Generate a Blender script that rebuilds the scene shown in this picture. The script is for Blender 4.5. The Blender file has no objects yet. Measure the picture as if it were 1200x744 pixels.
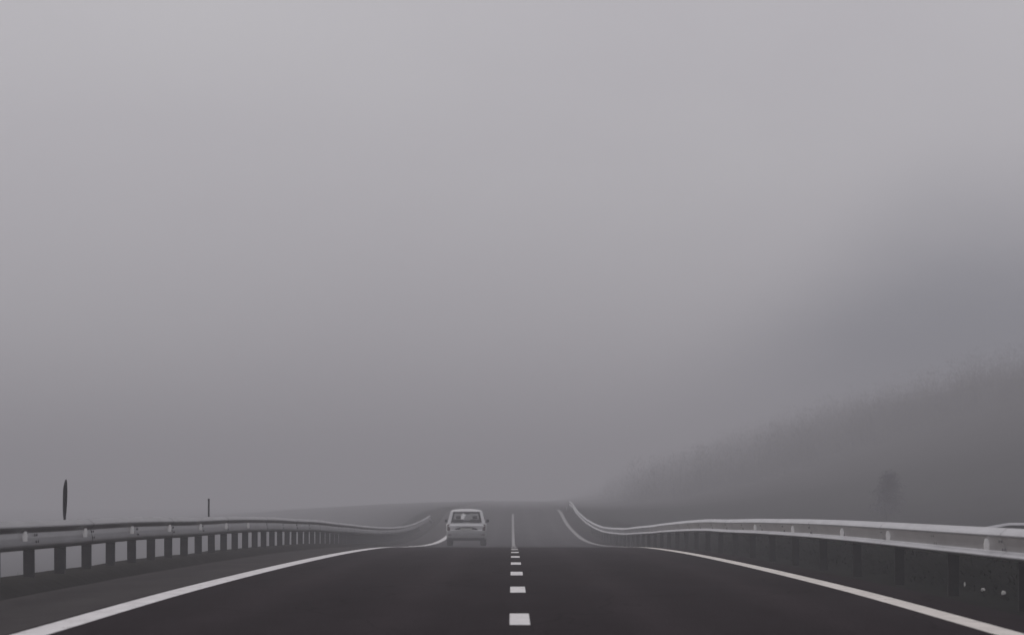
import bpy, bmesh, math, random
from mathutils import Vector, Matrix, noise
random.seed(7)
R = math.radians
S = bpy.context.scene
COL = S.collection

# ------------------------------------------------------------------ camera
ZC = 1.0                                   # camera height in the world; the road is modelled relative to it
cam = bpy.data.cameras.new('camera')
cam.sensor_width = 36.0
cam.lens = 150.0                           # 5000 px focal length on a 1200 px wide frame
cam.shift_y = 223 / 1200.0
cam.clip_end = 9000
cam.clip_start = 0.1
cam.dof.use_dof = True
cam.dof.focus_distance = 78
cam.dof.aperture_fstop = 5.0
camo = bpy.data.objects.new('camera', cam)
camo.location = (0, 0, ZC)
camo.rotation_euler = (R(90), 0, 0)
COL.objects.link(camo)
S.camera = camo

# ------------------------------------------------------------------ sky and sun (overcast, veiled sun on the left)
SUN_EL, SUN_AZ = R(34), R(-72)             # azimuth from +Y (ahead), negative = left
w = bpy.data.worlds.new('World'); S.world = w; w.use_nodes = True
nt = w.node_tree; nt.nodes.clear()
out = nt.nodes.new('ShaderNodeOutputWorld')
bg = nt.nodes.new('ShaderNodeBackground'); bg.inputs['Strength'].default_value = 0.1
sky = nt.nodes.new('ShaderNodeTexSky'); sky.sky_type = 'NISHITA'; sky.sun_disc = False
sky.sun_elevation = SUN_EL; sky.sun_rotation = SUN_AZ
sky.air_density = 1.0; sky.dust_density = 3.0
hsv = nt.nodes.new('ShaderNodeHueSaturation'); hsv.inputs['Saturation'].default_value = 0.06
tc = nt.nodes.new('ShaderNodeTexCoord')
ns = nt.nodes.new('ShaderNodeTexNoise'); ns.inputs['Scale'].default_value = 7.0; ns.inputs['Detail'].default_value = 4.0
mp = nt.nodes.new('ShaderNodeMapping'); mp.inputs['Scale'].default_value = (1, 1, 2.2)
cr = nt.nodes.new('ShaderNodeValToRGB')
cr.color_ramp.elements[0].position = 0.3; cr.color_ramp.elements[0].color = (6.15, 5.93, 6.34, 1)
cr.color_ramp.elements[1].position = 0.7; cr.color_ramp.elements[1].color = (6.75, 6.58, 6.90, 1)
mx = nt.nodes.new('ShaderNodeMix'); mx.data_type = 'RGBA'; mx.inputs[0].default_value = 0.85
L = nt.links.new
L(tc.outputs['Generated'], mp.inputs['Vector']); L(mp.outputs[0], ns.inputs['Vector'])
L(ns.outputs['Fac'], cr.inputs[0])
L(sky.outputs[0], hsv.inputs['Color']); L(hsv.outputs[0], mx.inputs[6]); L(cr.outputs[0], mx.inputs[7])
# a long dark bank of cloud low in the sky on the right
def mth(op, a, b=None, c=None):
    n = nt.nodes.new('ShaderNodeMath'); n.operation = op
    for i, v in enumerate((a, b, c)):
        if v is None: continue
        if isinstance(v, (int, float)): n.inputs[i].default_value = v
        else: L(v, n.inputs[i])
    return n.outputs[0]
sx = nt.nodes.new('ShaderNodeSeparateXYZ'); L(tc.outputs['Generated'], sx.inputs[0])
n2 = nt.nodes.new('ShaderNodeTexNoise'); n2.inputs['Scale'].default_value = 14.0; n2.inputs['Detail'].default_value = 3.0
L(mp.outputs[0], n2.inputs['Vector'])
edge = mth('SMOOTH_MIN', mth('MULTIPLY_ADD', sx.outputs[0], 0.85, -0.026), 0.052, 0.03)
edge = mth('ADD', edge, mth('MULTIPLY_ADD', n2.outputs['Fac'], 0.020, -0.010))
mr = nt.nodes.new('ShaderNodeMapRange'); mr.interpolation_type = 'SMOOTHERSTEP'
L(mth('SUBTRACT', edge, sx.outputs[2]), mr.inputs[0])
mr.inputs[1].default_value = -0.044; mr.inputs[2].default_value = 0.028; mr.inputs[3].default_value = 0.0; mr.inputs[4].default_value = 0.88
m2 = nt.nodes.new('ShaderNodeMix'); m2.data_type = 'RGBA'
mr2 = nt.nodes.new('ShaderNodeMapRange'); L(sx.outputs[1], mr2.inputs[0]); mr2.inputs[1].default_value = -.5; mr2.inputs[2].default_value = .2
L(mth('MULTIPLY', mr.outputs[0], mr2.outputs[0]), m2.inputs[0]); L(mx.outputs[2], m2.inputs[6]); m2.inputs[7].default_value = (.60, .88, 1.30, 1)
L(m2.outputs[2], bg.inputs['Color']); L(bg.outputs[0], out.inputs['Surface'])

sl = bpy.data.lights.new('sun', 'SUN'); sl.energy = 0.9; sl.angle = R(25); sl.color = (1, 0.97, 0.93)
so = bpy.data.objects.new('sun', sl); COL.objects.link(so)
sd = Vector((math.sin(SUN_AZ) * math.cos(SUN_EL), math.cos(SUN_AZ) * math.cos(SUN_EL), math.sin(SUN_EL)))
so.rotation_euler = sd.to_track_quat('Z', 'Y').to_euler()
so.location = (-60, 20, 60)

S.view_settings.view_transform = 'Standard'; S.view_settings.look = 'None'
S.view_settings.exposure = 0.0; S.view_settings.gamma = 1.0
S.render.engine = 'CYCLES'
S.cycles.volume_bounces = 0
S.cycles.max_bounces = 6
S.cycles.use_denoising = True

# ------------------------------------------------------------------ helpers
def link(name, me, parent=None, mats=()):
    o = bpy.data.objects.new(name, me); COL.objects.link(o)
    if parent: o.parent = parent
    if me:
        for m in mats:
            if m and m.name not in me.materials: me.materials.append(m)
    return o

def obj(name, bm, m, parent=None, smooth=False):
    me = bpy.data.meshes.new(name)
    bm.normal_update(); bm.to_mesh(me); bm.free()
    if smooth:
        for p in me.polygons: p.use_smooth = True
    me.materials.append(m)
    return link(name, me, parent)

def thing(name, label, cat, loc=(0, 0, 0), rz=0, group=None):
    o = bpy.data.objects.new(name, None); COL.objects.link(o)
    o.location = loc; o.rotation_euler = (0, 0, rz); o.empty_display_size = .2
    o['label'] = label; o['category'] = cat
    if group: o['group'] = group
    return o

def box(bm, x0, x1, y0, y1, z0, z1, bev=0):
    r = bmesh.ops.create_cube(bm, size=1)
    for v in r['verts']:
        v.co = Vector(((x0 + x1) / 2 + v.co.x * (x1 - x0), (y0 + y1) / 2 + v.co.y * (y1 - y0), (z0 + z1) / 2 + v.co.z * (z1 - z0)))
    if bev:
        es = set(e for v in r['verts'] for e in v.link_edges)
        bmesh.ops.bevel(bm, geom=list(es), offset=bev, segments=2, affect='EDGES', profile=.6)

def quadbar(bm, a, b, wx, wy):
    """bar from a to b with a rectangular section wx (across X) by wy"""
    a, b = Vector(a), Vector(b)
    vs = []
    for p in (a, b):
        vs.append([bm.verts.new(p + Vector((sx * wx / 2, sy * wy / 2, 0))) for sx, sy in ((-1, -1), (1, -1), (1, 1), (-1, 1))])
    for i in range(4):
        bm.faces.new((vs[0][i], vs[0][(i + 1) % 4], vs[1][(i + 1) % 4], vs[1][i]))
    bm.faces.new(vs[0][::-1]); bm.faces.new(vs[1])

def lathe(bm, prof, segs=14, axis='Z', c=(0, 0, 0)):
    """prof: list of (radius, height)"""
    rings = []
    c = Vector(c)
    for r, h in prof:
        ring = []
        for k in range(segs):
            a = 2 * math.pi * k / segs
            p = Vector((r * math.cos(a), r * math.sin(a), h))
            if axis == 'X': p = Vector((p.z, p.x, p.y))
            if axis == 'Y': p = Vector((p.x, p.z, p.y))
            ring.append(bm.verts.new(c + p))
        rings.append(ring)
    for i in range(len(rings) - 1):
        for k in range(segs):
            bm.faces.new((rings[i][k], rings[i][(k + 1) % segs], rings[i + 1][(k + 1) % segs], rings[i + 1][k]))
    bm.faces.new(rings[0][::-1]); bm.faces.new(rings[-1])
    bmesh.ops.recalc_face_normals(bm, faces=bm.faces)

def mat(name, base, rough=.8, spec=.3, metal=0, var=None, scale=8, detail=6, bump=0, bscale=60, stretch=(1, 1, 1)):
    m = bpy.data.materials.new(name); m.use_nodes = True
    n = m.node_tree; b = n.nodes['Principled BSDF']
    b.inputs['Roughness'].default_value = rough; b.inputs['Metallic'].default_value = metal
    b.inputs['Specular IOR Level'].default_value = spec
    b.inputs['Base Color'].default_value = (*base, 1)
    t = n.nodes.new('ShaderNodeTexCoord'); mpn = n.nodes.new('ShaderNodeMapping'); mpn.inputs['Scale'].default_value = stretch
    n.links.new(t.outputs['Object'], mpn.inputs['Vector'])
    if var:
        x = n.nodes.new('ShaderNodeTexNoise'); x.inputs['Scale'].default_value = scale; x.inputs['Detail'].default_value = detail
        x.inputs['Roughness'].default_value = .65
        c = n.nodes.new('ShaderNodeValToRGB')
        c.color_ramp.elements[0].position = .32; c.color_ramp.elements[0].color = (*base, 1)
        c.color_ramp.elements[1].position = .68; c.color_ramp.elements[1].color = (*var, 1)
        n.links.new(mpn.outputs[0], x.inputs['Vector']); n.links.new(x.outputs['Fac'], c.inputs[0])
        n.links.new(c.outputs[0], b.inputs['Base Color'])
    if bump:
        x = n.nodes.new('ShaderNodeTexNoise'); x.inputs['Scale'].default_value = bscale; x.inputs['Detail'].default_value = 4
        bp = n.nodes.new('ShaderNodeBump'); bp.inputs['Strength'].default_value = bump; bp.inputs['Distance'].default_value = .01
        n.links.new(mpn.outputs[0], x.inputs['Vector']); n.links.new(x.outputs['Fac'], bp.inputs['Height'])
        n.links.new(bp.outputs[0], b.inputs['Normal'])
    return m

M = {}
def asphalt(name, dark, light):
    m = mat(name, dark, .95, 0, 0, light, .9, 8, .5, 45, (1, .12, 1))
    n = m.node_tree; b = n.nodes['Principled BSDF']; src = b.inputs['Base Color'].links[0].from_socket
    t = n.nodes.new('ShaderNodeTexCoord'); sp = n.nodes.new('ShaderNodeSeparateXYZ'); n.links.new(t.outputs['Object'], sp.inputs[0])
    def mm(op, a, b_, c=None):
        q = n.nodes.new('ShaderNodeMath'); q.operation = op
        for k, v in enumerate((a, b_, c)):
            if v is None: continue
            if isinstance(v, (int, float)): q.inputs[k].default_value = v
            else: n.links.new(v, q.inputs[k])
        return q.outputs[0]
    # two polished wheel tracks in each lane: distance from the lane's centre, then from the track
    lane = mm('ABSOLUTE', mm('SUBTRACT', mm('ABSOLUTE', mm('SUBTRACT', sp.outputs[0], .065), 0), 1.9), 0)
    trk = mm('SMOOTHSTEP' if False else 'SUBTRACT', 1.0, mm('MINIMUM', mm('DIVIDE', mm('ABSOLUTE', mm('SUBTRACT', lane, .78), 0), .42), 1.0))
    g = n.nodes.new('ShaderNodeTexNoise'); g.inputs['Scale'].default_value = 30; g.inputs['Detail'].default_value = 3
    n.links.new(t.outputs['Object'], g.inputs['Vector'])
    mu = mm('ADD', mm('MULTIPLY_ADD', trk, .26, .74), mm('MULTIPLY', g.outputs['Fac'], .28))
    # tarred cracks
    mp_ = n.nodes.new('ShaderNodeMapping'); mp_.inputs['Scale'].default_value = (.55, .10, 1); n.links.new(t.outputs['Object'], mp_.inputs['Vector'])
    dn = n.nodes.new('ShaderNodeTexNoise'); dn.inputs['Scale'].default_value = 2.0; n.links.new(mp_.outputs[0], dn.inputs['Vector'])
    va = n.nodes.new('ShaderNodeVectorMath'); va.operation = 'ADD'; n.links.new(mp_.outputs[0], va.inputs[0]); n.links.new(dn.outputs['Color'], va.inputs[1])
    vo = n.nodes.new('ShaderNodeTexVoronoi'); vo.feature = 'DISTANCE_TO_EDGE'; vo.inputs['Scale'].default_value = .8; n.links.new(va.outputs[0], vo.inputs['Vector'])
    ck = n.nodes.new('ShaderNodeMapRange'); n.links.new(vo.outputs['Distance'], ck.inputs[0]); ck.inputs[1].default_value = .004; ck.inputs[2].default_value = .012; ck.inputs[3].default_value = .72; ck.inputs[4].default_value = 1
    mu = mm('MULTIPLY', mu, ck.outputs[0])
    x = n.nodes.new('ShaderNodeVectorMath'); x.operation = 'SCALE'; n.links.new(src, x.inputs[0]); n.links.new(mu, x.inputs['Scale'])
    n.links.new(x.outputs[0], b.inputs['Base Color'])
    return m
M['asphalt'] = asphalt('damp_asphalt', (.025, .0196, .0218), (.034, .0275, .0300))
M['asphalt_far'] = asphalt('paler_asphalt', (.055, .052, .056), (.072, .068, .072))  # paler base colour beyond the crest, sets off the van's tyres
def worn(m, under=(.05, .045, .047)):
    n = m.node_tree; b = n.nodes['Principled BSDF']; src = b.inputs['Base Color'].links[0].from_socket
    t = n.nodes.new('ShaderNodeTexCoord'); g = n.nodes.new('ShaderNodeTexNoise'); g.inputs['Scale'].default_value = 9; g.inputs['Detail'].default_value = 8; g.inputs['Roughness'].default_value = .75
    mp_ = n.nodes.new('ShaderNodeMapping'); mp_.inputs['Scale'].default_value = (1, .25, 1); n.links.new(t.outputs['Object'], mp_.inputs['Vector']); n.links.new(mp_.outputs[0], g.inputs['Vector'])
    r = n.nodes.new('ShaderNodeMapRange'); n.links.new(g.outputs['Fac'], r.inputs[0]); r.inputs[1].default_value = .30; r.inputs[2].default_value = .42; r.inputs[3].default_value = .75; r.inputs[4].default_value = 0
    x = n.nodes.new('ShaderNodeMix'); x.data_type = 'RGBA'; n.links.new(r.outputs[0], x.inputs[0]); n.links.new(src, x.inputs[6]); x.inputs[7].default_value = (*under, 1)
    n.links.new(x.outputs[2], b.inputs['Base Color'])
M['shoulder'] = mat('shoulder_asphalt', (.056, .051, .052), 1, 0.0, 0, (.074, .068, .068), 1.2, 8, .5, 45, (1, .2, 1))
M['paint'] = mat('road_paint', (.62, .60, .605), .8, .1, 0, (.78, .76, .765), 3.5, 8, .25, 50, (1, .35, 1))
worn(M['paint'])
M['dull_paint'] = mat('dull_road_paint', (.24, .235, .24), .85, .1, 0, (.36, .35, .355), 3.5, 8, .25, 50, (1, .35, 1)); worn(M['dull_paint'])  # duller tone for the far centre line and far right edge line
M['cream_paint'] = mat('cream_road_paint', (.60, .565, .53), .8, .1, 0, (.75, .71, .67), 3.5, 8, .25, 50, (1, .35, 1)); worn(M['cream_paint'])
M['verge'] = mat('dark_gravel_verge', (.032, .030, .029), 1, 0, 0, (.050, .047, .045), 3, 8, .8, 25)
M['ground'] = mat('dull_grass_ground', (.015, .015, .0148), 1, 0, 0, (.024, .024, .0225), .12, 10, .6, 6)
M['grass'] = mat('grass_blade', (.014, .014, .0135), .95, 0, 0, (.022, .022, .020), .5, 3)
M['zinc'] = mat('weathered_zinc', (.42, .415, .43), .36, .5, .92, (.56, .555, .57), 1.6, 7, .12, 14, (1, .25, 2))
M['zinc_dark'] = mat('shaded_zinc', (.17, .165, .172), .38, .5, .92, (.245, .24, .25), 2.0, 7, .12, 14, (1, .25, 2))  # left rail's shade put into the base colour; bolts share it
M['post'] = mat('dark_steel', (.050, .048, .050), .7, .2, .2, (.076, .073, .075), 9, 5, .1, 30)
M['dark_post'] = mat('bank_toned_post', (.026, .025, .0255), .85, .1, 0, (.038, .036, .036), 9, 5, .1, 30)  # dark tone matched to the bank behind, so the posts blend in
M['reflector'] = mat('white_reflector', (.86, .85, .84), .5, .4)
M['pole'] = mat('dark_marker', (.020, .020, .024), .7, .2, 0, (.034, .034, .038), 14, 4)
M['stone'] = mat('pale_stone', (.50, .49, .47), .9, .2, 0, (.72, .70, .68), 30, 4, .4, 60)
M['bark'] = mat('dark_bark', (.030, .028, .030), .9, .1, 0, (.055, .05, .05), 6, 4)
M['twig'] = mat('winter_twigs', (.034, .034, .038), .95, .05, 0, (.052, .052, .056), .2, 3)
M['leaf'] = mat('dark_foliage', (.036, .036, .048), .95, 0, 0, (.058, .058, .074), 2, 3)
M['car'] = mat('pale_car_paint', (.68, .68, .69), .35, .5, .1, (.74, .74, .75), 1.5, 3)
M['lower_body'] = mat('lower_body_grey', (.22, .22, .225), .6, .3, 0, (.27, .27, .275), 6, 4)  # greyer tone given to the van's lower body faces
M['trim'] = mat('black_trim', (.008, .008, .009), .7, .15, 0, (.013, .013, .014), 20, 3)
M['tyre'] = mat('tyre_rubber', (.007, .007, .007), .95, .05, 0, (.011, .011, .011), 20, 3)
M['rim'] = mat('wheel_rim', (.18, .18, .19), .45, .5, .6, (.26, .26, .27), 8, 3)
M['lamp'] = mat('smoked_tail_lamp', (.055, .030, .032), .25, .5, 0, (.08, .04, .042), 20, 2)
M['plate'] = mat('number_plate', (.42, .42, .40), .5, .3, 0, (.5, .5, .48), 8, 2)
M['seat'] = mat('seat_cloth', (.03, .03, .032), .95, .1, 0, (.045, .045, .047), 30, 3)
gm = bpy.data.materials.new('car_glass'); gm.use_nodes = True
gn = gm.node_tree; gn.nodes.clear()
go = gn.nodes.new('ShaderNodeOutputMaterial'); gx = gn.nodes.new('ShaderNodeMixShader')
gt = gn.nodes.new('ShaderNodeBsdfTransparent'); gt.inputs['Color'].default_value = (.90, .91, .91, 1)
gg = gn.nodes.new('ShaderNodeBsdfGlossy'); gg.inputs['Roughness'].default_value = .05
fr = gn.nodes.new('ShaderNodeFresnel'); fr.inputs['IOR'].default_value = 1.5
gn.links.new(fr.outputs[0], gx.inputs[0]); gn.links.new(gt.outputs[0], gx.inputs[1]); gn.links.new(gg.outputs[0], gx.inputs[2])
gn.links.new(gx.outputs[0], go.inputs['Surface'])
M['glass'] = gm

# ------------------------------------------------------------------ the road's long profile (relative to the camera)
KN = [(-60, -1.35), (0, -1.12), (20, -1.02), (34, -.965), (45, -.932), (58, -.925), (75, -.942), (94, -.99), (117, -1.10), (150, -1.368),
      (183, -1.60), (205, -1.69), (230, -1.69), (265, -1.47), (300, -1.06), (340, -.30), (400, -.03), (480, .18), (600, .56), (800, 1.15),
      (1100, 1.8), (1600, 2.3), (2600, 2.5)]
_m = []
for i in range(len(KN)):
    if i == 0 or i == len(KN) - 1: _m.append((KN[1][1] - KN[0][1]) / (KN[1][0] - KN[0][0]) if i == 0 else 0); continue
    d0 = (KN[i][1] - KN[i - 1][1]) / (KN[i][0] - KN[i - 1][0]); d1 = (KN[i + 1][1] - KN[i][1]) / (KN[i + 1][0] - KN[i][0])
    h0 = KN[i][0] - KN[i - 1][0]; h1 = KN[i + 1][0] - KN[i][0]
    _m.append((d0 * h1 + d1 * h0) / (h0 + h1))
def prof(d):
    d = max(KN[0][0], min(KN[-1][0] - 1e-6, d))
    for i in range(len(KN) - 1):
        if d < KN[i + 1][0]:
            h = KN[i + 1][0] - KN[i][0]; t = (d - KN[i][0]) / h
            return ((2*t**3 - 3*t*t + 1) * KN[i][1] + (t**3 - 2*t*t + t) * h * _m[i] + (-2*t**3 + 3*t*t) * KN[i+1][1] + (t**3 - t*t) * h * _m[i+1]) + ZC
CX = 0.065                                   # centre line of the road, the camera stands just left of it
def sm(t):
    t = max(0, min(1, t)); return t * t * (3 - 2 * t)

def terrain(x, d):
    """height of the ground sheet; x measured from the road's centre line"""
    p = prof(d)
    if -6.5 <= x <= 5.0: return p - .05
    if x < 0:
        drop = sm((-6.5 - x) / (9 + 110 * sm((d - 330) / 600)))
        field = ZC - 6.2 + 5.6 * sm((d - 500) / 1400) + .5 * noise.noise(Vector((x * .02, d * .01, 3)))
        field = min(field, p - .6)
        return (p - .05) * (1 - drop) + field * drop
    base = p - .05 + (.62 * sm((x - 5.0) / 1.4) - .76 * sm((x - 6.6) / 3.0)) * (1 - sm((d - 240) / 120))
    hh = 18.5 * (1 + .07 * noise.noise(Vector((x * .015, d * .004, 9.1))))
    hill = hh * sm((x - 8.5 - 2 * noise.noise(Vector((0, d * .010, 1)))) / 70) * (.32 + .68 * sm((d - 100) / 550))
    rough = .12 * noise.noise(Vector((x * .25, d * .12, 5))) * sm((x - 6) / 4)
    return base + hill + rough

DS = []
d = -55.0
while d < 2450:
    DS.append(d)
    d += 3.0 if d < 420 else (8 if d < 700 else (25 if d < 1100 else 90))
DS.append(2500)

def strip(name, x0, x1, d0, d1, dz, m, parent=None, step=None, solid=0):
    """a sheet that follows the road between two offsets from the centre line"""
    if step is None: ds = [d0] + [q for q in DS if d0 < q < d1] + [d1]
    else:
        k = max(1, round((d1 - d0) / step)); ds = [d0 + (d1 - d0) * i / k for i in range(k + 1)]
    bm = bmesh.new(); prev = None
    for q in ds:
        z = prof(q) + dz
        if step is not None and True:
            pass
        r = [bm.verts.new((CX + x0, q, z)), bm.verts.new((CX + x1, q, z))]
        if prev: bm.faces.new((prev[0], prev[1], r[1], r[0]))
        prev = r
    return obj(name, bm, m, parent)

# piecewise-linear road height (same samples as the sheets, so thin sheets stay parallel)
_prof_exact = prof
import bisect
_PZ = [_prof_exact(q) for q in DS]
def prof(d):
    i = max(0, min(len(DS) - 2, bisect.bisect_right(DS, d) - 1))
    t = (d - DS[i]) / (DS[i + 1] - DS[i]); return _PZ[i] * (1 - t) + _PZ[i + 1] * t

# terrain sheet
XS = [-900, -500, -300, -180, -110, -70, -45, -30, -22, -15.5, -13, -11, -9.5, -8.3, -7.3, -6.5, -4, 0, 4, 5.0, 5.25, 5.5, 5.75, 6.0, 6.4, 7, 8.2, 9.6, 11, 13, 15, 17, 20, 23, 26,
      29, 32, 36, 40, 44, 48, 53, 58, 66, 80, 95, 110, 130, 170, 300, 500, 900]
bm = bmesh.new(); rows = []
for q in DS:
    rows.append([bm.verts.new((CX + x, q, terrain(x, q))) for x in XS])
for i in range(len(rows) - 1):
    for j in range(len(XS) - 1):
        bm.faces.new((rows[i][j], rows[i][j + 1], rows[i + 1][j + 1], rows[i + 1][j]))
gr = obj('ground', bm, M['ground'], smooth=True); gr['kind'] = 'structure'

ls = strip('road_shoulder', -6.3, -3.9, -55, 2500, -.004, M['shoulder']); ls['kind'] = 'structure'
bm = bmesh.new(); prv = None
for q in DS:
    row = [bm.verts.new((CX + x, q, prof(q) + z + .02 * noise.noise(Vector((x * 3, q * .35, 4))))) for x, z in ((-5.22, -.03), (-5.34, .05), (-5.46, .105), (-5.75, .115), (-6.15, .10), (-6.45, .03), (-6.9, -.35))]
    if prv:
        for j in range(len(row) - 1): bm.faces.new((prv[j + 1], prv[j], row[j], row[j + 1]))
    prv = row
vg = obj('verge', bm, M['verge'], smooth=True); vg['kind'] = 'structure'
rs = strip('road_shoulder', 3.9, 4.45, -55, 2500, -.004, M['asphalt']); rs['kind'] = 'structure'
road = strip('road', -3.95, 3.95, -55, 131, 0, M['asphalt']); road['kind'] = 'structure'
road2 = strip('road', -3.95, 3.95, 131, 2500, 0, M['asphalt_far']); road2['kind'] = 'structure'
HL = 3.75
strip('edge_line', -HL - .14, -HL + .14, -55, 354, .005, M['paint'], road)
strip('edge_line', HL - .12, HL + .12, -55, 150, .005, M['cream_paint'], road)
strip('edge_line', HL - .12, HL + .12, 150, 354, .005, M['dull_paint'], road2)
dd = 35 - 11.75 * 3
while dd < 150:
    strip('lane_dash', -.085, .085, dd, dd + 3.3, .005, M['paint'], road); dd += 11.75
strip('centre_line', -.075, .075, 158, 330, .005, M['dull_paint'], road2)

# ------------------------------------------------------------------ guardrails
WP = []
_raw = [(0, .010), (.008, .040), (.018, .066), (.030, .080), (.040, .080), (.062, .052), (.074, .028), (.086, .016), (.140, .036), (.205, .066), (.218, .072),
        (.230, .082), (.242, .083), (.268, .066), (.296, .028), (.310, .012)]
# the left rail: a turned-under lower lip, a plain face and one ridge along the top
_plain = [(0, .000), (.004, .026), (.020, .050), (.044, .064), (.062, .067), (.090, .064), (.140, .056), (.196, .040), (.208, .044), (.244, .078), (.262, .086), (.276, .083), (.308, .044), (.328, .012), (.335, .000)]
def beam(bm, pts, side, off=0.0, top=.75, _raw=_raw):
    """W-beam along pts [(x,y,z ground)], bulging towards the road; side=+1 when the road lies on the -x side"""
    th = .004; rings = []
    n = len(pts)
    for i, p in enumerate(pts):
        a = Vector(pts[max(0, i - 1)][:2]); b = Vector(pts[min(n - 1, i + 1)][:2])
        t = (b - a).normalized(); nx = Vector((-t.y, t.x)) * side      # towards the road
        ring = []
        for h, dpt in _raw: ring.append(bm.verts.new((p[0] + nx.x * (dpt + off), p[1] + nx.y * (dpt + off), p[2] + top - _raw[-1][0] + h)))
        for h, dpt in reversed(_raw): ring.append(bm.verts.new((p[0] + nx.x * (dpt + off - th), p[1] + nx.y * (dpt + off - th), p[2] + top - _raw[-1][0] + h)))
        rings.append(ring)
    k = len(rings[0])
    for i in range(len(rings) - 1):
        for j in range(k):
            bm.faces.new((rings[i][j], rings[i][(j + 1) % k], rings[i + 1][(j + 1) % k], rings[i + 1][j]))
    for rg in (rings[0], rings[-1]):
        for j in range(len(_raw) - 1): bm.faces.new((rg[j], rg[j + 1], rg[k - 2 - j], rg[k - 1 - j]))
    bmesh.ops.recalc_face_normals(bm, faces=bm.faces)

def post_mesh(depth):
    bm = bmesh.new()   # a C-section steel post, web across the traffic
    box(bm, -depth / 2, depth / 2, -.004, .004, -.45, .70)
    box(bm, -depth / 2, -depth / 2 + .006, .0045, .06, -.45, .70)
    box(bm, depth / 2 - .006, depth / 2, .0045, .06, -.45, .70)
    me = bpy.data.meshes.new('post'); bm.to_mesh(me); bm.free(); me.materials.append(M['post']); return me
def spacer_mesh():
    bm = bmesh.new(); box(bm, -.04, .04, -.06, .06, .50, .68, .008)
    me = bpy.data.meshes.new('spacer'); bm.to_mesh(me); bm.free(); me.materials.append(M['post']); return me
def reflector_mesh():
    bm = bmesh.new()
    # plate whose faces look up and down the road, with a sloped top
    vs = [(-.024, -.03, -.055), (.024, -.03, -.055), (.027, -.008, .0), (.014, .020, .055), (-.014, .020, .055), (-.027, -.008, .0)]
    f = [bm.verts.new((x, y - .008, z)) for x, y, z in vs]; b = [bm.verts.new((x, y + .008, z)) for x, y, z in vs]
    bm.faces.new(f); bm.faces.new(b[::-1])
    for i in range(6): bm.faces.new((f[i], b[i], b[(i + 1) % 6], f[(i + 1) % 6]))
    bmesh.ops.recalc_face_normals(bm, faces=bm.faces)
    me = bpy.data.meshes.new('reflector'); bm.to_mesh(me); bm.free(); me.materials.append(M['reflector']); return me
def bolt_mesh():
    bm = bmesh.new(); lathe(bm, [(.017, 0), (.017, .008), (.009, .012)], 8, 'X')
    me = bpy.data.meshes.new('bolt'); bm.to_mesh(me); bm.free(); me.materials.append(M['zinc_dark']); return me

BM = bolt_mesh(); PM2 = post_mesh(.12); PM2.materials[0] = M['dark_post']
PM, SP, RM = post_mesh(.13), spacer_mesh(), reflector_mesh()
def guardrail(label, lx, side, m, refl, d0=23.1, d1=374, pitch=3.3, top=.75, span=6.6, sec=_raw, ro=.005, pm=None):
    """lx: distance of the rail's face from the centre line (signed)"""
    g = thing('guardrail', label, 'guardrail', (CX + lx, d0, prof(d0)), 0, 'guardrails along the road')
    gx, gy, gz = g.location
    k = 0; q = d0
    while q < d1:
        e = min(d1, q + span)
        bm = bmesh.new()
        pts = [(side * .085, q + (e - q + .25) * t / 4 - gy, prof(q + (e - q + .25) * t / 4) - gz) for t in range(5)]
        for i, (a, b, c) in enumerate(pts):                     # slight unevenness of the installed rail
            wob = .012 * noise.noise(Vector((b * .11, lx, 2)))
            dip = .72 * sm((gy + b - (d1 - 16)) / 16)              # the far end is ramped down into the ground
            pts[i] = (a + wob, b, c - dip + .018 * noise.noise(Vector((b * .07, lx, 8))))
        beam(bm, pts, side, .005 * (k % 2), top, sec)
        obj('rail_panel', bm, m, g)
        if q < 115:
            for dy in (-.10, .10):
                for hb in ((.105, .185) if sec is _raw else (.09, .165)):
                    dep = next(p0[1] + (p1[1] - p0[1]) * (hb - p0[0]) / (p1[0] - p0[0]) for p0, p1 in zip(sec, sec[1:]) if p0[0] <= hb <= p1[0])
                    o = link('bolt', BM, g); o.location = (side * (.085 - dep - .004), q + .125 + dy - gy, prof(q) - gz + top - sec[-1][0] + hb)
                    o.rotation_euler = (0, 0, R(180) if side > 0 else 0)
        q = e; k += 1
    q = d0
    while q < min(d1, 260):
        o = link('post', pm or PM, g); o.location = (side * (.085 + .08 + .075), q - gy, prof(q) - gz)
        o.rotation_euler = (R(random.uniform(-.6, .6)), R(random.uniform(-.5, .5)), 0)
        s = link('spacer', SP, g); s.location = (side * (.085 + .04), q - gy, prof(q) - gz)
        q += pitch
    for q in refl:
        o = link('reflector', RM, g); o.location = (side * ro, q - gy, prof(q) - gz + top - .5 * sec[-1][0] - .01)
    return g
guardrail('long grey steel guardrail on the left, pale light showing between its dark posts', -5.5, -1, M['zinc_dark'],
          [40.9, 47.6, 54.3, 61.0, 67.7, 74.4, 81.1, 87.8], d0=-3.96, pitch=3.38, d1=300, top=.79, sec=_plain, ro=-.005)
guardrail('bright steel guardrail along the right edge of the road, dark verge under it', 4.6, 1, M['zinc'],
          [31.5, 42.0, 53.0, 60.4, 71, 82], d0=-5.4, pitch=6.6, d1=366, pm=PM2)

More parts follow.
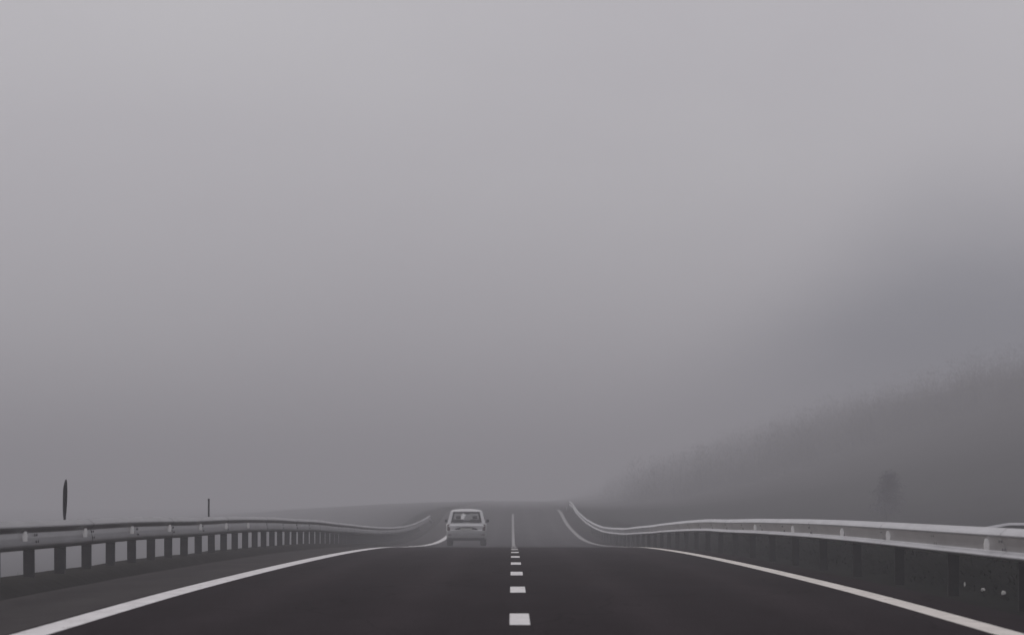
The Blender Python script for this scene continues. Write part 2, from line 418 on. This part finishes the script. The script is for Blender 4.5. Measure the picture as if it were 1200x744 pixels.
# a short stretch of another barrier out on the verge, its end bent down
bx, by = 12.35, 116.0
bz = terrain(bx + 2, by)
g = thing('guardrail', 'short pale barrier end standing on the verge beyond the right guardrail', 'guardrail', (CX + bx, by, bz), 0, None)
bm = bmesh.new()
pts = []
for i in range(66):
    t = i * .55
    dz = -.22 * (1 - sm(t / 1.0)) if t < 1.0 else 0
    pts.append((t, .10 * t, ZC - .40 - .80 - bz + dz))
beam(bm, pts, -1, 0, .80)
obj('rail_panel', bm, M['zinc'], g)
for t in [.9 + 3.3 * i for i in range(11)]:
    o = link('post', PM, g); o.location = (t, .1 * t + .12, ZC - .40 - .80 - bz); o.rotation_euler = (0, 0, R(90))

# ------------------------------------------------------------------ marker posts behind the left guardrail
def blade(bm, prof_, th):
    """flat blade in the XZ plane: prof_ list of (z, xleft, xright)"""
    a = []
    for z, l, r in prof_:
        a.append([bm.verts.new((l, 0, z)), bm.verts.new(((l + r) / 2, -th / 2, z)), bm.verts.new((r, 0, z)), bm.verts.new(((l + r) / 2, th / 2, z))])
    for i in range(len(a) - 1):
        for j in range(4): bm.faces.new((a[i][j], a[i][(j + 1) % 4], a[i + 1][(j + 1) % 4], a[i + 1][j]))
    bm.faces.new(a[0][::-1]); bm.faces.new(a[-1])
    bmesh.ops.recalc_face_normals(bm, faces=bm.faces)
D1 = 57.0
x1 = (75.8 - 600) * D1 / 5000
z1 = terrain(x1 - CX, D1)
zt = ZC + (595 - 561.5) * D1 / 5000 - z1; zb = ZC + (595 - 606) * D1 / 5000 - z1
t = thing('marker_post', 'dark blade-shaped marker post, the taller one, standing behind the left guardrail', 'marker post', (x1, D1, z1), 0, 'marker posts behind the left guardrail')
bm = bmesh.new(); lathe(bm, [(.017, -.3), (.017, zb + .03), (.014, zb + .06)], 10); obj('pole', bm, M['pole'], t, True)
bm = bmesh.new(); hB = zt - zb
blade(bm, [(zb, -.018, .014), (zb + .1 * hB, -.024, .022), (zb + .3 * hB, -.026, .030), (zb + .55 * hB, -.025, .035), (zb + .75 * hB, -.021, .036),
           (zb + .9 * hB, -.008, .034), (zb + .97 * hB, .004, .030), (zb + hB, .013, .024)], .022)
obj('blade', bm, M['pole'], t)
D2 = 84.0
x2 = (244.6 - 600) * D2 / 5000
z2 = terrain(x2 - CX, D2)
zt = ZC + (595 - 584) * D2 / 5000 - z2
t = thing('marker_post', 'thin dark stick-like marker post, the shorter one, farther along the left guardrail', 'marker post', (x2, D2, z2), 0, 'marker posts behind the left guardrail')
bm = bmesh.new(); lathe(bm, [(.018, -.3), (.018, zt - .03)], 10); obj('pole', bm, M['pole'], t, True)
bm = bmesh.new(); lathe(bm, [(.020, zt - .03), (.020, zt - .008), (.012, zt)], 10); obj('cap', bm, M['pole'], t, True)

# ------------------------------------------------------------------ three pale stones on the right verge
def stone(px, py, sx, sz, label, seed):
    D = 37.0                                  # walk along the sight line until it meets the verge
    while D < 70 and ZC - (py - 595) * D / 5000 > terrain((px - 600) * D / 5000 - CX, D): D += .02
    x = (px - 600) * D / 5000
    bm = bmesh.new(); bmesh.ops.create_icosphere(bm, subdivisions=2, radius=1)
    for v in bm.verts:
        k = 1 + .35 * noise.noise(v.co * 1.4 + Vector((seed, 0, 0)))
        v.co = Vector((v.co.x * sx * k, v.co.y * sx * k, v.co.z * sz * k + sz * .5))
    o = obj('stone', bm, M['stone']); o.location = (x, D, terrain(x - CX, D) + .01)
    o['label'] = label; o['category'] = 'stone'; o['group'] = 'pale stones on the right verge'
stone(1130.5, 687, .011, .030, 'tiny upright white stone, leftmost of three on the dark verge under the right guardrail', 1)
stone(1152, 693, .024, .022, 'lumpy white stone, middle of three on the dark verge under the right guardrail', 5)
stone(1176, 697, .026, .027, 'round white stone, rightmost of three on the dark verge under the right guardrail', 9)

# ------------------------------------------------------------------ grass on both verges (stuff)
def grass(name, x0, x1, d0, d1, n, h0, h1):
    vs, fs = [], []
    for i in range(n):
        d = d0 + (d1 - d0) * random.random() ** 1.3; x = x0 + (x1 - x0) * random.random()
        z = terrain(x, d); h = random.uniform(h0, h1) * (.5 + .9 * abs(noise.noise(Vector((x * .8, d * .5, 0)))))
        a = random.uniform(0, 6.28); ww = random.uniform(.004, .009); lx, ly = random.uniform(-.06, .06), random.uniform(-.06, .06)
        c, s_ = math.cos(a) * ww, math.sin(a) * ww; k = len(vs)
        vs += [(CX + x - c, d - s_, z - .01), (CX + x + c, d + s_, z - .01), (CX + x + lx, d + ly, z + h)]
        fs.append((k, k + 1, k + 2))
    me = bpy.data.meshes.new(name); me.from_pydata(vs, [], fs); me.materials.append(M['grass'])
    o = link(name, me); o['kind'] = 'stuff'; o['label'] = 'short dark grass growing along the road verge'; o['category'] = 'grass'
grass('grass', 5.1, 9, 36, 120, 22000, .03, .08)
grass('grass', -6.5, -5.4, 40, 120, 5000, .10, .17)

# ------------------------------------------------------------------ the van ahead, in the left lane
def build_van():
    D = 176.0
    t = thing('van', 'pale van driving away in the left lane, dim in the fog', 'van', (CX - 1.95, D, prof(D)), 0)
    sl = math.atan((prof(D + 4) - prof(D)) / 4); t.rotation_euler = (sl, 0, 0); t.scale = (.95, .95, .95)
    # lower body: side profile (y,z) run across the width, corners rounded in plan
    P = [(.14, 1.005), (.05, .955), (.0, .86), (.03, .80), (.055, .70), (.05, .655), (-.05, .63), (-.075, .56), (-.075, .42), (-.05, .31), (.05, .27),
         (.6, .25), (2.0, .25), (3.6, .25), (4.02, .28), (4.08, .42), (4.08, .60), (4.02, .72), (3.85, .84), (3.1, .97), (2.95, 1.0), (1.5, 1.0)]
    X = [(-.865, .30, .10), (-.855, .17, .05), (-.80, .075, .02), (-.66, .025, .004), (-.3, .004, 0), (0, 0, 0)]
    X = X + [(-a, b, c) for a, b, c in X[-2::-1]]
    bm = bmesh.new(); rows = []
    for x, ins, dz in X:
        r = []
        for y, z in P:
            yy = y + ins if y < 1 else (y - ins if y > 3 else y)
            zz = z - dz if z > .9 else z
            tuck = 1 - .05 * max(0, (.45 - z) / .2) if abs(x) > .7 else 1
            r.append(bm.verts.new((x * tuck, yy, zz)))
        rows.append(r)
    k = len(P)
    for i in range(len(rows) - 1):
        for j in range(k): bm.faces.new((rows[i][j], rows[i][(j + 1) % k], rows[i + 1][(j + 1) % k], rows[i + 1][j]))
    bm.faces.new(rows[0]); bm.faces.new(rows[-1][::-1])
    bmesh.ops.recalc_face_normals(bm, faces=bm.faces)
    body = obj('body', bm, M['car'], t)
    body.data.materials.append(M['lower_body'])
    for f in body.data.polygons:
        if f.center.z < .66: f.material_index = 1
    # roof shell
    bm = bmesh.new(); rows = []
    ys = [.30, .38, .9, 1.6, 2.2, 2.42]; zs = [1.50, 1.565, 1.60, 1.605, 1.58, 1.54]
    xs = [-.665, -.62, -.5, -.25, 0, .25, .5, .62, .665]
    for y, z in zip(ys, zs):
        up = [bm.verts.new((x, y, z - .07 * (abs(x) / .665) ** 4)) for x in xs]
        dn = [bm.verts.new((x, y, z - .05 - .05 * (abs(x) / .665) ** 4)) for x in reversed(xs)]
        rows.append(up + dn)
    k = len(rows[0])
    for i in range(len(rows) - 1):
        for j in range(k): bm.faces.new((rows[i][j], rows[i][(j + 1) % k], rows[i + 1][(j + 1) % k], rows[i + 1][j]))
    for rg in (rows[0], rows[-1]):
        for j in range(len(xs) - 1): bm.faces.new((rg[j], rg[j + 1], rg[k - 2 - j], rg[k - 1 - j]))
    bmesh.ops.recalc_face_normals(bm, faces=bm.faces)
    obj('roof', bm, M['car'], t, True)
    # pillars
    for s in (-1, 1):
        bm = bmesh.new(); quadbar(bm, (s * .765, .16, .95), (s * .628, .36, 1.50), .13, .16); obj('rear_pillar', bm, M['car'], t)
        bm = bmesh.new(); quadbar(bm, (s * .79, 1.45, .97), (s * .645, 1.40, 1.53), .05, .09); obj('middle_pillar', bm, M['trim'], t)
        bm = bmesh.new(); quadbar(bm, (s * .77, 2.98, .95), (s * .615, 2.36, 1.52), .06, .09); obj('front_pillar', bm, M['car'], t)
        bm = bmesh.new()
        v = [bm.verts.new(p) for p in ((s * .79, .26, .985), (s * .79, 1.40, .985), (s * .652, 1.36, 1.505), (s * .652, .42, 1.485))]; bm.faces.new(v)
        obj('side_window', bm, M['glass'], t)
        bm = bmesh.new()
        v = [bm.verts.new(p) for p in ((s * .79, 1.50, .985), (s * .785, 2.90, .985), (s * .64, 2.36, 1.505), (s * .652, 1.45, 1.505))]; bm.faces.new(v)
        obj('side_window', bm, M['glass'], t)
    # rear window and its dark frame, leaning forward
    def rw(u, v, off=0):  # u -1..1, v 0..1 up
        hw = .655 * (1 - v) + .575 * v
        return (u * hw, .085 + .20 * v - off, 1.035 + .445 * v)
    bm = bmesh.new(); bm.faces.new([bm.verts.new(rw(*q)) for q in ((-.96, .06), (.96, .06), (.96, .94), (-.96, .94))]); pane = obj('rear_window', bm, M['glass'], t)
    bm = bmesh.new()
    O = [(-1, 0), (1, 0), (1, 1), (-1, 1)]; I = [(-.88, .17), (.88, .17), (.87, .84), (-.87, .84)]
    of = [bm.verts.new(rw(*q, .012)) for q in O]; inf = [bm.verts.new(rw(*q, .012)) for q in I]
    ob = [bm.verts.new(rw(*q, -.02)) for q in O]; ib = [bm.verts.new(rw(*q, -.02)) for q in I]
    for i in range(4):
        j = (i + 1) % 4
        bm.faces.new((of[i], of[j], inf[j], inf[i])); bm.faces.new((ob[j], ob[i], ib[i], ib[j]))
        bm.faces.new((of[j], of[i], ob[i], ob[j])); bm.faces.new((inf[i], inf[j], ib[j], ib[i]))
    bmesh.ops.recalc_face_normals(bm, faces=bm.faces)
    obj('window_frame', bm, M['trim'], pane)
    bm = bmesh.new()
    bm.faces.new([bm.verts.new(p) for p in ((-.72, 2.95, 1.005), (.72, 2.95, 1.005), (.59, 2.42, 1.50), (-.59, 2.42, 1.50))]); obj('windscreen', bm, M['glass'], t)
    # seats seen through the glass
    for x in (-.36, .36):
        bm = bmesh.new(); box(bm, x - .22, x + .22, 1.55, 1.68, 1.002, 1.16, .04); box(bm, x - .11, x + .11, 1.56, 1.64, 1.17, 1.30, .03); obj('seat', bm, M['seat'], t)
    bm = bmesh.new(); box(bm, -.12, .12, 2.30, 2.33, 1.38, 1.45, .01); obj('inner_mirror', bm, M['trim'], t)
    bm = bmesh.new(); quadbar(bm, (0.02, .070, 1.07), (-.36, .100, 1.11), .02, .02); obj('wiper', bm, M['trim'], t)
    # tailgate recess with plate, lamps, bumper lip
    bm = bmesh.new()
    pr = [(-.50, .70), (.50, .70), (.46, .755), (.30, .80), (0, .825), (-.30, .80), (-.46, .755)]
    f = [bm.verts.new((x, .020 if z > .78 else .036, z)) for x, z in pr]; b = [bm.verts.new((x, .08, z)) for x, z in pr]
    bm.faces.new(f); bm.faces.new(b[::-1])
    for i in range(len(pr)): bm.faces.new((f[i], b[i], b[(i + 1) % len(pr)], f[(i + 1) % len(pr)]))
    bmesh.ops.recalc_face_normals(bm, faces=bm.faces)
    rec = obj('plate_recess', bm, M['trim'], t)
    bm = bmesh.new(); box(bm, -.26, .26, .012, .030, .685, .765, .004); obj('number_plate', bm, M['plate'], rec)
    for s in (-1, 1):
        bm = bmesh.new()
        box(bm, min(s * .70, s * .835), max(s * .70, s * .835), .075, .25, .66, .93, .03)
        obj('tail_light', bm, M['lamp'], t)
        bm = bmesh.new(); box(bm, min(s * .66, s * .80), max(s * .66, s * .80), -.055, .06, .46, .50, .008); obj('bumper_reflector', bm, M['lamp'], t)
        bm = bmesh.new()
        box(bm, min(s * .85, s * .97), max(s * .85, s * .97), 2.40, 2.52, 1.03, 1.16, .03)
        quadbar(bm, (s * .82, 2.55, 1.02), (s * .89, 2.47, 1.08), .05, .05); obj('wing_mirror', bm, M['trim'], t)
    bm = bmesh.new(); box(bm, -.80, .80, -.086, .10, .225, .345, .02); obj('bumper_lip', bm, M['trim'], t)
    # wheels
    for s in (-1, 1):
        for y in (.62, 3.28):
            bm = bmesh.new(); w0, w1 = (.61, .852) if s > 0 else (-.852, -.61)
            lathe(bm, [(.20, w0), (.295, w0 + .01), (.31, w0 + .04), (.31, w1 - .04), (.295, w1 - .01), (.20, w1)], 22, 'X', (0, y, .31))
            wh = obj('wheel', bm, M['tyre'], t, False)
            o0, o1 = (w1 - .006, w1 + .010) if s > 0 else (w0 - .010, w0 + .006)
            bm = bmesh.new(); lathe(bm, [(.19, o0), (.19, o1), ], 18, 'X', (0, y, .31)); obj('rim', bm, M['rim'], wh)
    bm = bmesh.new(); box(bm, -.70, .70, .45, .80, .26, .34, .02); obj('axle', bm, M['trim'], t)
build_van()

# ------------------------------------------------------------------ vegetation
def leafy(bm, c, rx, rz, n, s0, s1):
    for i in range(n):
        v = Vector((random.gauss(0, .45), random.gauss(0, .45), random.gauss(0, .45)))
        if v.length > 1.15: continue
        p = Vector(c) + Vector((v.x * rx, v.y * rx, v.z * rz)); s = random.uniform(s0, s1)
        a = Vector((random.gauss(0, 1), random.gauss(0, 1), random.gauss(0, 1))).normalized(); b = a.orthogonal().normalized()
        bm.faces.new([bm.verts.new(p + a * s), bm.verts.new(p + b * s * .6), bm.verts.new(p - a * s), bm.verts.new(p - b * s * .6)])
def tree(px, pyb, D, h, r, label, name='tree', n=900):
    x = (px - 600) * D / 5000; z = terrain(x - CX, D)
    t = thing(name, label, 'tree' if name == 'tree' else 'shrub', (x, D, z))
    bm = bmesh.new(); lathe(bm, [(.10, -.3), (.07, h * .4), (.03, h * .85)], 8)
    for i in range(9):
        a = random.uniform(0, 6.28); zz = h * random.uniform(.25, .75)
        quadbar(bm, (0, 0, zz), (math.cos(a) * r * .7, math.sin(a) * r * .7, zz + h * .18), .03, .03)
    obj('trunk', bm, M['bark'], t)
    bm = bmesh.new()
    for i in range(7):
        f = i / 6; leafy(bm, (random.uniform(-.25, .25) * r, random.uniform(-.25, .25) * r, h * (.22 + .66 * f)), r * (1.25 - .55 * f), h * .16, n // 7, .025, .085)
    obj('crown', bm, M['leaf'], t)
tree(1040, 597, 268, 3.0, .95, 'small narrow dark tree, a dim shape in the fog above the right guardrail', n=4200)

# bare wood on the slope to the right: one mass, fading into the fog (stuff)
vs, fs = [], []
def sliver(a, b, wd):
    t = (b - a); n_ = t.cross(Vector((0, 1, 0)))
    if n_.length < 1e-4: n_ = Vector((1, 0, 0))
    n_ = n_.normalized() * wd / 2; m_ = Vector((0, wd / 2, 0)); k = len(vs)
    vs.extend([a - n_, a + n_, a + m_, b]); fs.extend([(k, k + 1, k + 3), (k + 1, k + 2, k + 3), (k + 2, k, k + 3)])
cnt = 0
while cnt < 2500:
    D = 480 + 900 * random.random() ** 1.4
    x = D * random.uniform(.022, .200)
    if x < 13 + 9 * random.random() or x > 150: continue
    z = terrain(x, D); cnt += 1
    cr_ = random.uniform(1.2, 2.8)
    base = Vector((CX + x, D, z - .2)); hmax = random.uniform(2.0, 5.5)
    sliver(base, base + Vector((random.uniform(-.4, .4), 0, hmax * .9)), .05)
    for i in range(150):
        zz = min(hmax, random.expovariate(1 / (.30 * hmax)))
        a = random.uniform(0, 6.28); rr = cr_ * random.random() ** .5 * (1.1 - .6 * zz / hmax)
        p = base + Vector((math.cos(a) * rr, math.sin(a) * rr, zz))
        dv = Vector((math.cos(a) * .4 + random.gauss(0, .4), math.sin(a) * .4 + random.gauss(0, .4), .6 + random.gauss(0, .35)))
        sliver(p, p + dv * random.uniform(.3, .8), random.uniform(.012, .034))
me = bpy.data.meshes.new('woodland'); me.from_pydata([tuple(v) for v in vs], [], fs); me.materials.append(M['twig'])
wo = link('woodland', me); wo['kind'] = 'stuff'; wo['label'] = 'dark bare wood on the right hillside fading into the fog'; wo['category'] = 'woodland'

# ------------------------------------------------------------------ the fog: one closed box round everything
top = max(28.5, max(v.z for v in vs) + .4)
bm = bmesh.new(); box(bm, -950, 950, -80, 2560, -8.5, top)
hm = bpy.data.materials.new('haze'); hm.use_nodes = True; hn = hm.node_tree; hn.nodes.clear()
ho = hn.nodes.new('ShaderNodeOutputMaterial'); hv = hn.nodes.new('ShaderNodeVolumePrincipled')
hv.inputs['Color'].default_value = (.745, .735, .775, 1); hv.inputs['Density'].default_value = .0023; hv.inputs['Anisotropy'].default_value = 0.0
hn.links.new(hv.outputs[0], ho.inputs['Volume'])
hz = obj('haze', bm, hm); hz['kind'] = 'stuff'
print('max z', max(v.z for v in vs), 'wood faces', len(fs))
